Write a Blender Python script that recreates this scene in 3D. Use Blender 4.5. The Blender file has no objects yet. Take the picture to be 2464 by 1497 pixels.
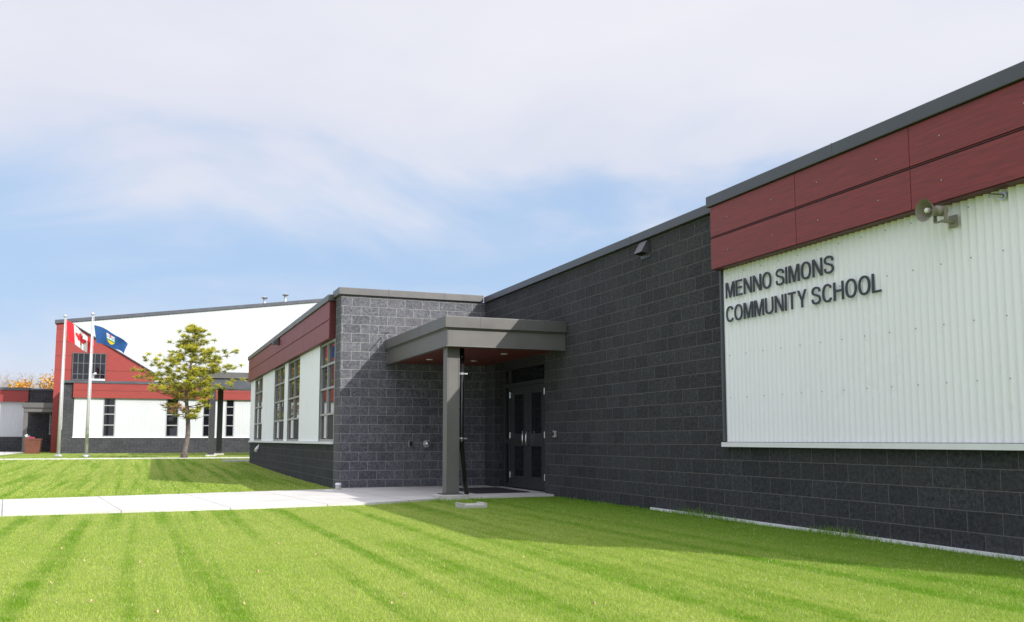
import bpy, bmesh, math, random
import numpy as np
from mathutils import Vector, geometry
random.seed(7); rng=np.random.default_rng(7)
S=bpy.context.scene; C=S.collection
R_=math.radians
# ------------------------------------------------ camera
F0=2250.0; CX=1232.0; CY=822.0; EYE=1.07
PITCH=math.atan((1058-CY)/F0); TH=math.atan((CX-342)*math.cos(PITCH)/F0)
cd=bpy.data.cameras.new('camera'); cam=bpy.data.objects.new('camera',cd); C.objects.link(cam)
cam.location=(0,0,EYE); cam.rotation_euler=(math.pi/2+PITCH,0,-TH)
cd.sensor_width=36; cd.lens=F0/2464*36; cd.shift_y=(CY-748.5)/2464; cd.clip_end=3000; cd.clip_start=.05
S.camera=cam
Fv=Vector((math.sin(TH)*math.cos(PITCH),math.cos(TH)*math.cos(PITCH),math.sin(PITCH)))
Rv=Vector((math.cos(TH),-math.sin(TH),0)); Uv=Rv.cross(Fv)
def hit(px,py,ax,val):
    d=Fv+Rv*((px-CX)/F0)+Uv*((CY-py)/F0)
    o=Vector((0,0,EYE)); t=(val-o[ax])/d[ax]
    return o+d*t
def gz(y):
    t=min(1,max(0,(y-22)/26)); return .25*t*t*(3-2*t)
# ------------------------------------------------ materials
def newmat(name):
    m=bpy.data.materials.new(name); m.use_nodes=True; nt=m.node_tree
    return m,nt,nt.nodes,nt.links,nt.nodes['Principled BSDF']
def math_n(N,L,op,a,b=None,c=None):
    n=N.new('ShaderNodeMath'); n.operation=op
    for i,v in enumerate((a,b,c)):
        if v is None: continue
        if isinstance(v,(int,float)): n.inputs[i].default_value=v
        else: L.new(v,n.inputs[i])
    return n.outputs[0]
def noise_n(N,L,vec,scale,detail=4,rough=.5):
    n=N.new('ShaderNodeTexNoise'); n.inputs['Scale'].default_value=scale; n.inputs['Detail'].default_value=detail; n.inputs['Roughness'].default_value=rough
    if vec is not None: L.new(vec,n.inputs['Vector'])
    return n.outputs['Fac']
def mapr(N,L,v,a,b,c,d):
    n=N.new('ShaderNodeMapRange'); L.new(v,n.inputs[0])
    for i,x in enumerate((a,b,c,d)): n.inputs[i+1].default_value=x
    return n.outputs[0]
def mixc(N,L,f,a,b,bt='MIX'):
    n=N.new('ShaderNodeMix'); n.data_type='RGBA'; n.blend_type=bt
    if isinstance(f,(int,float)): n.inputs[0].default_value=f
    else: L.new(f,n.inputs[0])
    for k,v in ((6,a),(7,b)):
        if isinstance(v,tuple): n.inputs[k].default_value=(*v[:3],1)
        else: L.new(v,n.inputs[k])
    return n.outputs[2]
def pos_n(N,L,sc=(1,1,1)):
    g=N.new('ShaderNodeNewGeometry'); m=N.new('ShaderNodeMapping'); m.inputs['Scale'].default_value=sc
    L.new(g.outputs['Position'],m.inputs['Vector']); return m.outputs[0]
def bump(N,L,b,h,st,dist=.01):
    n=N.new('ShaderNodeBump'); n.inputs['Strength'].default_value=st; n.inputs['Distance'].default_value=dist
    L.new(h,n.inputs['Height']); L.new(n.outputs[0],b.inputs['Normal'])
def plain(name,col,rough=.5,metal=0,var=.15,scale=3,bst=.0,sc=(1,1,1),bscale=40,spec=None):
    m,nt,N,L,b=newmat(name); p=pos_n(N,L,sc)
    f=noise_n(N,L,p,scale,4,.6)
    lo=tuple(c*(1-var) for c in col); hi=tuple(min(1,c*(1+var)) for c in col)
    L.new(mixc(N,L,mapr(N,L,f,.3,.7,0,1),lo,hi),b.inputs['Base Color'])
    L.new(mapr(N,L,f,.2,.8,max(0,rough-.08),min(1,rough+.08)),b.inputs['Roughness'])
    b.inputs['Metallic'].default_value=metal
    if spec is not None: b.inputs['Specular IOR Level'].default_value=spec
    if bst: bump(N,L,b,noise_n(N,L,p,bscale,4,.6),bst,.01)
    return m
def block_mat(name,base=.062,mort=.19,bst=1.0):
    m,nt,N,L,b=newmat(name)
    g=N.new('ShaderNodeNewGeometry'); sp=N.new('ShaderNodeSeparateXYZ'); L.new(g.outputs['Position'],sp.inputs[0])
    sn=N.new('ShaderNodeSeparateXYZ'); L.new(g.outputs['True Normal'],sn.inputs[0])
    s=math_n(N,L,'GREATER_THAN',math_n(N,L,'ABSOLUTE',sn.outputs[0]),.5)
    u=math_n(N,L,'ADD',math_n(N,L,'MULTIPLY',sp.outputs[1],s),math_n(N,L,'MULTIPLY',sp.outputs[0],math_n(N,L,'SUBTRACT',1,s)))
    cb=N.new('ShaderNodeCombineXYZ'); L.new(u,cb.inputs[0]); L.new(sp.outputs[2],cb.inputs[1])
    br=N.new('ShaderNodeTexBrick'); L.new(cb.outputs[0],br.inputs['Vector'])
    br.inputs['Scale'].default_value=1; br.inputs['Brick Width'].default_value=.4; br.inputs['Row Height'].default_value=.2
    br.inputs['Mortar Size'].default_value=.0062; br.inputs['Mortar Smooth'].default_value=.3
    br.inputs['Color1'].default_value=(.84,.84,.84,1); br.inputs['Color2'].default_value=(1.16,1.16,1.16,1); br.inputs['Mortar'].default_value=(1,1,1,1)
    p=pos_n(N,L)
    n1=noise_n(N,L,p,22,6,.8); n2=noise_n(N,L,p,.8,4,.6)
    c=mixc(N,L,mapr(N,L,n1,.36,.66,0,1),(base*.40,base*.42,base*.50),(base*1.55,base*1.58,base*1.78))
    c=mixc(N,L,1,c,br.outputs['Color'],'MULTIPLY')
    c=mixc(N,L,mapr(N,L,n2,.4,.7,.0,.3),c,(base*1.45,base*1.43,base*1.5))
    v=N.new('ShaderNodeTexVoronoi'); v.inputs['Scale'].default_value=38; L.new(p,v.inputs['Vector'])
    sepc=N.new('ShaderNodeSeparateColor'); L.new(v.outputs['Color'],sepc.inputs[0])
    sp1=math_n(N,L,'MULTIPLY',math_n(N,L,'LESS_THAN',v.outputs['Distance'],.17),math_n(N,L,'GREATER_THAN',sepc.outputs[0],.75))
    c=mixc(N,L,math_n(N,L,'MULTIPLY',sp1,.6),c,(.30,.30,.30))
    c=mixc(N,L,math_n(N,L,'MULTIPLY',br.outputs['Fac'],.85),c,(mort,mort*.98,mort*.97))
    L.new(c,b.inputs['Base Color']); b.inputs['Roughness'].default_value=.85; b.inputs['Specular IOR Level'].default_value=.2
    h=math_n(N,L,'SUBTRACT',math_n(N,L,'MULTIPLY',noise_n(N,L,p,12,5,.7),1.2),math_n(N,L,'MULTIPLY',br.outputs['Fac'],.9))
    bump(N,L,b,h,bst,.03)
    return m
M={}
M['block']=block_mat('charcoal_block',.050,.15,.85); M['block_lit']=block_mat('charcoal_block_painted_sunlight',.11,.32,.6); M['block_far']=block_mat('charcoal_block_far',.052)  # end wall gets a paler copy of the block, sunlight painted into its colour
M['cap']=plain('dark_flashing',(.085,.09,.106),.40,.3,.10,2)
M['steel']=plain('grey_painted_steel',(.122,.117,.113),.45,.1,.08,2)
M['steel_dark']=plain('grey_flashing',(.110,.106,.104),.4,.2,.1,2)
M['red']=plain('brick_red_wood_grain_panel',(.215,.030,.032),.5,0,.28,5,.15,(1,.6,14),30)
M['red_edge']=plain('maroon_trim',(.09,.012,.014),.5)
M['red_far']=plain('brick_red_panel_far',(.25,.030,.025),.6,0,.12,2,0,(1,1,6))
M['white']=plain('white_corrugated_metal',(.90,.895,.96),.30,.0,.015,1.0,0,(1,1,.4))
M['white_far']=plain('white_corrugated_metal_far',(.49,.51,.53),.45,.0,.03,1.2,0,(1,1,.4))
M['whitef']=plain('white_trim',(.78,.78,.82),.45,0,.05,3)
M['screw']=plain('screw_head',(.36,.39,.46),.35,.4)
M['winframe']=plain('pale_window_frame',(.34,.34,.35),.4,.2,.05)
M['darkframe']=plain('dark_window_frame',(.10,.10,.105),.4,.2,.05)
M['door']=plain('charcoal_door_paint',(.040,.040,.045),.4,.1,.08)
M['chrome']=plain('brushed_metal',(.62,.62,.62),.25,1,.05)
M['galv']=plain('galvanised_metal',(.5,.52,.55),.35,.8,.1)
M['pole']=plain('satin_aluminium',(.50,.50,.51),.45,.35,.05)
M['black']=plain('black_plastic_pipe',(.014,.014,.016),.3,0,.2)
M['letter']=plain('dark_letter_metal',(.040,.046,.062),.55,.1,.1)
M['horn']=plain('beige_grey_horn',(.27,.25,.20),.5,0,.1)
M['hornd']=plain('horn_throat',(.19,.175,.14),.7,0,.1)
M['rubber']=plain('dark_rubber_mat',(.02,.02,.022),.9,0,.3,60,.5)
M['planter']=plain('rust_brown_planter',(.13,.04,.024),.6,0,.2)
M['bark']=plain('grey_brown_bark',(.12,.10,.085),.9,0,.35,12,.6)
M['leafdry']=plain('dry_tan_leaf',(.50,.38,.20),.8,0,.3,30)
M['pink']=plain('pink_petals',(.75,.12,.25),.6,0,.3,20)
M['leafgreen']=plain('potted_leaf_green',(.05,.12,.03),.7,0,.3,20)
M['roof']=plain('roof_membrane',(.12,.12,.12),.9)
M['lamp']=plain('downlight_trim',(.75,.75,.72),.4)
def glass(name,c):
    m,nt,N,L,b=newmat(name); b.inputs['Base Color'].default_value=(*c,1); b.inputs['Roughness'].default_value=.02; b.inputs['IOR'].default_value=1.5
    p=pos_n(N,L); bump(N,L,b,noise_n(N,L,p,.9,2,.5),.05,.02); return m
M['glass']=glass('dark_reflective_glass',(.007,.008,.011)); M['screen']=plain('insect_screen',(.03,.03,.032),.7)
def soffit():
    m,nt,N,L,b=newmat('red_wood_soffit'); g=N.new('ShaderNodeNewGeometry'); sp=N.new('ShaderNodeSeparateXYZ'); L.new(g.outputs['Position'],sp.inputs[0])
    fr=math_n(N,L,'FRACT',math_n(N,L,'MULTIPLY',sp.outputs[1],6)); ln=math_n(N,L,'LESS_THAN',fr,.08)
    p=pos_n(N,L,(1,8,1)); c=mixc(N,L,noise_n(N,L,p,5,5),(.095,.016,.010),(.17,.033,.02))
    L.new(mixc(N,L,ln,c,(.02,.006,.005)),b.inputs['Base Color']); b.inputs['Roughness'].default_value=.45; return m
M['soffit']=soffit()
def concrete():
    m,nt,N,L,b=newmat('pale_concrete'); p=pos_n(N,L); g=N.new('ShaderNodeNewGeometry'); sp=N.new('ShaderNodeSeparateXYZ'); L.new(g.outputs['Position'],sp.inputs[0])
    a=noise_n(N,L,p,1.3,6,.65); d=noise_n(N,L,p,45,4,.6)
    c=mixc(N,L,mapr(N,L,a,.3,.7,0,1),(.48,.465,.445),(.63,.62,.60)); c=mixc(N,L,mapr(N,L,d,.4,.75,0,.3),c,(.39,.375,.35))
    fr=math_n(N,L,'FRACT',math_n(N,L,'DIVIDE',math_n(N,L,'ADD',sp.outputs[0],math_n(N,L,'MULTIPLY',sp.outputs[1],.12)),1.55)); ln=math_n(N,L,'LESS_THAN',fr,.012)
    L.new(mixc(N,L,math_n(N,L,'MULTIPLY',ln,.75),c,(.15,.14,.13)),b.inputs['Base Color']); b.inputs['Roughness'].default_value=.85
    bump(N,L,b,d,.15,.006); return m
M['concrete']=concrete()
M['conc2']=plain('rough_concrete',(.46,.45,.42),.9,0,.2,9,.3)
def grass_col(N,L,dark=1.0):
    p=pos_n(N,L,(1,1,0)); big=noise_n(N,L,p,.35,3,.5)
    st=noise_n(N,L,pos_n(N,L,(3.8,.09,0)),1.0,2,.45)
    med=noise_n(N,L,p,2.6,5,.72); fine=noise_n(N,L,pos_n(N,L),38,4,.7)
    c=mixc(N,L,mapr(N,L,st,.36,.52,0,1),(.20*dark,.37*dark,.020*dark),(.44*dark,.55*dark,.105*dark))
    c=mixc(N,L,mapr(N,L,med,.42,.70,0,.6),c,(.56*dark,.63*dark,.17*dark))
    c=mixc(N,L,mapr(N,L,big,.45,.7,0,.3),c,(.25*dark,.43*dark,.03*dark))
    g=N.new('ShaderNodeNewGeometry'); sp=N.new('ShaderNodeSeparateXYZ'); L.new(g.outputs['Position'],sp.inputs[0])
    near=mapr(N,L,sp.outputs[0],4.2,6.8,0,.65)  # deeper green towards the wall: the building's shadow painted into the lawn colour
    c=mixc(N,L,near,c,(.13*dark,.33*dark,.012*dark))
    return c,fine
def grassmat():
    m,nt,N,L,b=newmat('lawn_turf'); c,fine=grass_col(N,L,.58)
    c=mixc(N,L,mapr(N,L,fine,.35,.65,.45,0),c,(.07,.12,.012))
    L.new(c,b.inputs['Base Color']); b.inputs['Roughness'].default_value=.9; b.inputs['Specular IOR Level'].default_value=.15
    bump(N,L,b,fine,.8,.02); return m
M['turf']=grassmat()
def blademat():
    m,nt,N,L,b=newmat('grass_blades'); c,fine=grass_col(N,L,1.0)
    a=N.new('ShaderNodeAttribute'); a.attribute_name='tint'
    c=mixc(N,L,mapr(N,L,a.outputs['Fac'],0,1,0,.5),c,(.12,.26,.010))
    c=mixc(N,L,math_n(N,L,'MULTIPLY',math_n(N,L,'GREATER_THAN',a.outputs['Fac'],.94),.65),c,(.70,.66,.34))
    L.new(c,b.inputs['Base Color']); b.inputs['Roughness'].default_value=.6; b.inputs['Specular IOR Level'].default_value=.12
    tr=N.new('ShaderNodeBsdfTranslucent'); L.new(c,tr.inputs[0]); mx=N.new('ShaderNodeMixShader'); mx.inputs[0].default_value=.4
    L.new(b.outputs[0],mx.inputs[1]); L.new(tr.outputs[0],mx.inputs[2]); L.new(mx.outputs[0],N['Material Output'].inputs[0]); return m
M['blade']=blademat()
def leafmat(name,a_,b_):
    m,nt,N,L,b=newmat(name); a=N.new('ShaderNodeAttribute'); a.attribute_name='tint'
    c=mixc(N,L,a.outputs['Fac'],a_,b_); L.new(c,b.inputs['Base Color']); b.inputs['Roughness'].default_value=.7
    tr=N.new('ShaderNodeBsdfTranslucent'); L.new(c,tr.inputs[0]); mx=N.new('ShaderNodeMixShader'); mx.inputs[0].default_value=.3
    L.new(b.outputs[0],mx.inputs[1]); L.new(tr.outputs[0],mx.inputs[2]); L.new(mx.outputs[0],N['Material Output'].inputs[0]); return m
M['needle']=leafmat('yellow_green_needles',(.09,.13,.012),(.60,.55,.045)); M['needle_dry']=leafmat('orange_brown_dry_needles',(.14,.07,.03),(.42,.24,.07))
M['yellow']=leafmat('golden_leaves',(.50,.22,.02),(.85,.48,.05)); M['twig']=leafmat('bare_mauve_twigs',(.34,.30,.30),(.52,.47,.46))
# ------------------------------------------------ builders
ORG={}
def tag(o,label=None,cat=None,group=None,kind=None):
    if label: o['label']=label
    if cat: o['category']=cat
    if group: o['group']=group
    if kind: o['kind']=kind
    return o
def thing(name,loc,label,cat,group=None):
    o=bpy.data.objects.new(name,None); C.objects.link(o); o.location=loc; o.empty_display_size=.2; ORG[o.name]=Vector(loc); return tag(o,label,cat,group)
class MB:
    def __init__(s): s.v=[]; s.f=[]; s.m=[]; s.t=[]
    def add(s,vs,fs,mi=0,tint=0):
        b=len(s.v); s.v+= [tuple(p) for p in vs]; s.f+=[tuple(b+i for i in f) for f in fs]; s.m+=[mi]*len(fs); s.t+=[tint]*len(vs); return s
    def box(s,x0,y0,z0,x1,y1,z1,mi=0):
        if x0>x1:x0,x1=x1,x0
        if y0>y1:y0,y1=y1,y0
        if z0>z1:z0,z1=z1,z0
        return s.add([(x0,y0,z0),(x1,y0,z0),(x1,y1,z0),(x0,y1,z0),(x0,y0,z1),(x1,y0,z1),(x1,y1,z1),(x0,y1,z1)],
          [(0,3,2,1),(4,5,6,7),(0,1,5,4),(1,2,6,5),(2,3,7,6),(3,0,4,7)],mi)
    def tube(s,pts,rad,n=12,caps=True,mi=0):
        pts=[Vector(p) for p in pts]; k=len(pts)
        rad=rad if isinstance(rad,(list,tuple)) else [rad]*k
        vs=[];fs=[]; ref=None
        for i,p in enumerate(pts):
            d=(pts[min(i+1,k-1)]-pts[max(i-1,0)]).normalized()
            if ref is None: ref=Vector((0,0,1)) if abs(d.z)<.9 else Vector((1,0,0))
            a=d.cross(ref).normalized(); b_=a.cross(d).normalized(); ref=b_ if abs(b_.dot(d))<.9 else ref
            for j in range(n):
                t=2*math.pi*j/n; vs.append(p+(a*math.cos(t)+b_*math.sin(t))*rad[i])
        for i in range(k-1):
            for j in range(n): fs.append((i*n+j,i*n+(j+1)%n,(i+1)*n+(j+1)%n,(i+1)*n+j))
        if caps: fs.append(tuple(reversed(range(n)))); fs.append(tuple(range((k-1)*n,k*n)))
        return s.add(vs,fs,mi)
    def build(s,name,mat,parent=None,smooth=False,bev=0,label=None):
        o_=ORG[parent.name] if parent else Vector((0,0,0))
        me=bpy.data.meshes.new(name); me.from_pydata([(x-o_.x,y-o_.y,z-o_.z) for x,y,z in s.v],[],s.f)
        mats=mat if isinstance(mat,list) else [mat]
        for q in mats: me.materials.append(q)
        if len(mats)>1: me.polygons.foreach_set('material_index',s.m)
        if smooth: me.polygons.foreach_set('use_smooth',[True]*len(me.polygons))
        if any(s.t):
            a=me.attributes.new('tint','FLOAT','POINT'); a.data.foreach_set('value',s.t)
        me.update(); o=bpy.data.objects.new(name,me); C.objects.link(o)
        if parent: o.parent=parent
        ORG[o.name]=o_
        if bev:
            b=o.modifiers.new('bevel','BEVEL'); b.width=bev; b.segments=2; b.limit_method='ANGLE'
        if label: o['label']=label
        return o
def corr(mb,axis,plane,u0,u1,z0,z1,amp=.009,pitch=.076,k=6):
    n=max(2,int((u1-u0)/pitch*k)); vs=[];fs=[]
    for i in range(n+1):
        u=u0+(u1-u0)*i/n; w=plane+amp*math.sin(2*math.pi*u/pitch)
        for z in (z0,z1): vs.append((w,u,z) if axis==0 else (u,w,z))
    for i in range(n):
        a=2*i; f=(a,a+1,a+3,a+2); fs.append(f if axis==0 else tuple(reversed(f)))
    mb.add(vs,fs)
def window(parent,axis,pl,u0,u1,z0,z1,cols,rows,fm,t=.05,depth=.06,screens=True,name='window'):
    def bx(mb,a0,a1,b0,b1,d0,d1):
        if axis==0: mb.box(pl+d0,a0,b0,pl+d1,a1,b1)
        else: mb.box(a0,pl+d0,b0,a1,pl+d1,b1)
    m=MB(); bx(m,u0,u0+t,z0,z1,0,depth); bx(m,u1-t,u1,z0,z1,0,depth)
    bx(m,u0+t,u1-t,z0,z0+t,0,depth); bx(m,u0+t,u1-t,z1-t,z1,0,depth)
    for c in range(1,cols):
        u=u0+(u1-u0)*c/cols; bx(m,u-t/2,u+t/2,z0+t,z1-t,.002,depth-.004)
    for r in rows:
        z=z0+(z1-z0)*r
        for c in range(cols):
            a=u0+(u1-u0)*c/cols+(t if c==0 else t/2); b=u0+(u1-u0)*(c+1)/cols-(t if c==cols-1 else t/2)
            bx(m,a,b,z-t/2,z+t/2,.004,depth-.006)
    w=m.build(name,fm,parent)
    g=MB(); bx(g,u0+t*.5,u1-t*.5,z0+t*.5,z1-t*.5,depth*.55,depth*.7); g.build('pane',M['glass'],w)
    if screens and rows:
        zt=z0+(z1-z0)*rows[0]-t*.5
        for c in range(0,cols,2):
            q=MB(); a=u0+(u1-u0)*c/cols+t*.9; b=u0+(u1-u0)*(c+1)/cols-t*.6; bx(q,a,b,z0+t,zt,depth*.3,depth*.36)
            q.build('insect_screen',M['screen'],w)
    return w
# ------------------------------------------------ ground
def ground():
    ys=[-300,-100,-30,0,10,16,20,22]+[22+26*i/14 for i in range(1,15)]+[60,80,120,200,400,900]
    xs=[-900,-300,-100,-40,-20,-10,0,10,20,40,100,300,900]
    vs=[(x,y,gz(y)) for y in ys for x in xs]; n=len(xs)
    fs=[(j*n+i,j*n+i+1,(j+1)*n+i+1,(j+1)*n+i) for j in range(len(ys)-1) for i in range(n-1)]
    o=MB().add(vs,fs).build('ground',M['turf'],smooth=True); tag(o,kind='structure')
ground()
NEAR=[(-30,14.3),(-1.9,14.96),(1.5,15.1),(3.61,15.42),(5.0,16.2),(7.5,16.45)]
FAR=[(-30,17.2),(-12,17.7),(-2.35,18.55),(3.9,20.0),(3.96,20.32),(7.5,20.32)]
def interp(P,x):
    return float(np.interp(x,[p[0] for p in P],[p[1] for p in P]))
m=MB(); xs=sorted(set([p[0] for p in NEAR+FAR]))
vs=[]
for x in xs: vs+=[(x,interp(NEAR,x),.035),(x,interp(FAR,x),.035),(x,interp(NEAR,x),-.05),(x,interp(FAR,x),-.05)]
fs=[]
for i in range(len(xs)-1):
    a=4*i; fs+=[(a,a+4,a+5,a+1),(a+2,a+6,a+4,a),(a+1,a+5,a+7,a+3)]
m.add(vs,fs); tag(m.build('sidewalk',M['concrete']),kind='structure')
m=MB(); m.box(-45,44.1,gz(44)-.1,9,45.5,gz(44.8)+.02); tag(m.build('distant_path',M['concrete']),kind='structure')
m=MB(); m.box(-45,50,.1,-6.9,71,.262); tag(m.build('plaza_pavement',M['concrete']),kind='structure')

# ------------------------------------------------ grass blades
def blades(N,r0,r1,a0,a1,w,h,name):
    az=R_(a0)+rng.random(N)*R_(a1-a0); r=r0*(r1/r0)**rng.random(N)
    x=r*np.sin(az); y=r*np.cos(az)
    nx=[p[0] for p in NEAR]; ny=[p[1] for p in NEAR]; fx=[p[0] for p in FAR]; fy=[p[1] for p in FAR]
    yn=np.interp(x,nx,ny); yf=np.interp(x,fx,fy)
    ok=((y<yn+.02*rng.standard_normal(N))&(x<7.30))|((y>yf+.02*np.abs(rng.standard_normal(N)))&(x<3.94))
    ok&=~((y>44.05)&(y<45.55)); 
    ok&=~((x>5.0)&(x<5.45)&(y>15.95)&(y<16.5)); ok&=~((x>4.75)&(x<5.2)&(y>14.75)&(y<15.15))
    x=x[ok];y=y[ok];r=r[ok];n=len(x)
    t=np.clip((y-22)/26,0,1); z=.25*t*t*(3-2*t)
    ang=rng.random(n)*2*np.pi; ww=w*(.6+.8*rng.random(n))*(r/8)**.7; hh=h*(.5+.7*rng.random(n))
    edge=((7.3-x)<.18)&(y<16.4); hh=np.where(edge,hh*(1.3+2.2*rng.random(n)*(.5+.5*np.sin(y*2.3)**2)),hh)
    tf=np.exp(-((y-11.2)/.6)**2)*np.exp(-((7.3-x)/.25)**2)+np.exp(-((y-8.4)/.4)**2)*np.exp(-((7.3-x)/.25)**2); hh=hh*(1+2.4*tf)
    e2=(np.abs(x-5.15)<.42)&(np.abs(y-15.75)<.5); hh=np.where(e2,hh*2.6,hh)
    lx=rng.standard_normal(n)*.5*hh; ly=rng.standard_normal(n)*.5*hh
    V=np.empty((n,3,3)); cx=np.cos(ang)*ww/2; sy=np.sin(ang)*ww/2
    V[:,0]=np.stack([x-cx,y-sy,z-.002],1); V[:,1]=np.stack([x+cx,y+sy,z-.002],1); V[:,2]=np.stack([x+lx,y+ly,z+hh],1)
    me=bpy.data.meshes.new(name); me.vertices.add(3*n); me.vertices.foreach_set('co',V.ravel())
    me.loops.add(3*n); me.loops.foreach_set('vertex_index',np.arange(3*n,dtype=np.int32))
    me.polygons.add(n); me.polygons.foreach_set('loop_start',np.arange(0,3*n,3,dtype=np.int32)); me.polygons.foreach_set('loop_total',np.full(n,3,dtype=np.int32))
    me.update(calc_edges=True); me.validate()
    a=me.attributes.new('tint','FLOAT','POINT'); a.data.foreach_set('value',np.repeat(rng.random(n),3).astype(np.float32))
    me.materials.append(M['blade']); o=bpy.data.objects.new(name,me); C.objects.link(o); return o
tag(blades(480000,4.2,17.5,-16,58,.0052,.020,'lawn_grass'),'short mown green lawn in front of the sidewalk','grass',kind='stuff')
tag(blades(85000,17,50,-16,14,.011,.026,'far_lawn_grass'),'green lawn between the sidewalk and the far building','grass',kind='stuff')

# ------------------------------------------------ NEAR WING (right)
WX=7.32; YB=20.3; YJ=10.68; YS=3.9
t=thing('school_wing',(WX,YS,0),'near school wing on the right with charcoal block wall, white cladding and double doors','building')
m=MB(); m.box(WX,YS,-.2,WX+.5,YJ,1.0); m.box(WX+.06,YS+.05,1.0,WX+.5,YJ,4.2)
m.box(WX,YJ,-.2,WX+.5,16.85,4.22); m.box(WX,19.65,-.2,WX+.5,20.3,4.22); m.box(WX,16.85,2.8,WX+.5,19.65,4.22)
m.build('block_wall',M['block'],t)
m=MB(); m.box(WX+.5,YS+.06,-.2,22,20.25,4.1); m.build('roof',M['roof'],t)
PT=.090
m=MB(); corr(m,0,WX-.042,YS,YJ-.02,1.04,3.36,.016,PT,10); m.build('corrugated_cladding',M['white'],t,smooth=True)
m=MB(); m.box(WX-.09,YS-.03,.975,WX-.002,YJ+.03,1.0); m.box(WX-.09,YS-.03,1.0,WX-.078,YJ+.03,1.035); m.build('sill_flashing',M['whitef'],t)
m=MB(); m.box(WX-.075,YJ-.025,1.05,WX+.05,YJ+.01,3.36); m.build('corner_trim',M['cap'],t)
m=MB(); m.box(WX-.03,YS-.03,-.1,WX-.003,12.75,.038); m.build('base_flashing',M['whitef'],t)
for z in (1.62,2.19,2.79,3.28):
    y=YS+.1
    while y<YJ-.05:
        yy=(math.floor(y/PT)+.75)*PT
        m=MB(); m.tube([(WX-.056,yy,z),(WX-.0645,yy,z)],.0072,6); m.build('screw',M['screw'],t); y+=PT*4
edges=[10.69,8.90,7.11,5.32,3.86]
fx=WX-.2
m=MB(); m.box(fx+.02,3.86,3.36,WX+.0,10.69,4.23); m.build('fascia_backing',M['red_edge'],t)
for i in range(4):
    for (z0,z1) in ((3.372,3.782),(3.818,4.225)):
        m=MB(); m.box(fx,edges[i+1]+.004,z0,fx+.018,edges[i]-.004,z1); m.build('fascia_panel',M['red'],t)
for z0 in (3.787,3.797,3.807):
    m=MB(); m.box(fx+(.012 if z0!=3.797 else .002),3.88,z0,fx+.019,10.68,z0+.007); m.build('fascia_seam',M['red_edge'],t)
for i in range(4):
    L_=edges[i]-edges[i+1]
    for z in (3.575,4.02):
        for q in (.22,.75): m=MB(); m.tube([(fx-.006,edges[i]-L_*q,z),(fx,edges[i]-L_*q,z)],.007,6); m.build('rivet',M['galv'],t)
m=MB(); m.box(WX-.235,3.8,4.235,WX+.6,10.74,4.385); m.build('parapet_cap',M['cap'],t,bev=.008)
m=MB(); m.box(WX-.06,10.742,4.225,WX+.56,20.24,4.36); m.build('parapet_cap',M['cap'],t,bev=.008)
for y in (5.4,8.2):
    m=MB(); m.box(WX-.238,y,4.24,WX-.2,y+.012,4.388); m.build('cap_joint',M['steel_dark'],t)
for y in (13.2,16.3):
    m=MB(); m.box(WX-.063,y,4.23,WX,y+.012,4.363); m.build('cap_joint',M['steel_dark'],t)
# doors
DX=WX+.2
e=MB(); 
for (a,b) in ((16.86,16.93),(17.26,17.33),(19.25,19.32),(19.58,19.64)): e.box(DX,a,.03,DX+.12,b,2.68)
e.box(DX,16.93,2.6,DX+.12,19.58,2.68)
e.box(DX+.001,17.33,2.22,DX+.118,19.25,2.30)
for (a,b) in ((16.93,17.26),(19.32,19.58)):
    e.box(DX+.001,a,.03,DX+.11,b,.13); e.box(DX+.001,a,.98,DX+.11,b,1.08); e.box(DX+.001,a,2.22,DX+.11,b,2.30)
fr=e.build('door_frame',M['door'],t,bev=.004)
for (a,b,c,d) in ((16.93,17.26,.05,2.6),(19.32,19.58,.05,2.6),(17.33,19.25,2.3,2.6)):
    g=MB(); g.box(DX+.05,a,c,DX+.06,b,d); g.build('pane',M['glass'],fr)
m=MB(); m.box(DX+.13,16.8,-.1,DX+.29,19.7,2.79); m.box(DX+.0,16.86,2.682,DX+.13,19.64,2.795); m.build('door_surround',M['door'],t)
for (a,b,hs) in ((17.335,18.285,1),(18.295,19.245,-1)):
    d=MB(); x0,x1=DX+.02,DX+.07
    s=.2
    d.box(x0,a,.05,x1,a+s,2.215); d.box(x0,b-s,.05,x1,b,2.215); 
    for z0,z1 in ((.05,.30),(.93,1.20),(2.04,2.215)): d.box(x0,a+s,z0,x1,b-s,z1)
    do=d.build('door',M['door'],t,bev=.003)
    g=MB(); g.box(DX+.04,a+s-.01,.28,DX+.05,b-s+.01,2.06); g.build('pane',M['glass'],do)
    hy=b-.09 if hs==1 else a+.09
    h=MB(); h.tube([(x0,hy,.95),(x0-.07,hy,.95),(x0-.07,hy,1.25),(x0,hy,1.25)],.018,8); h.build('handle',M['chrome'],do,smooth=True)
    yy=a-.004 if hs==1 else b+.004
    for z in (.25,1.1,1.98):
        h=MB(); h.tube([(x0-.015,yy,z),(x0-.015,yy,z+.13)],.016,8); h.build('hinge',M['chrome'],do)
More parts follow.
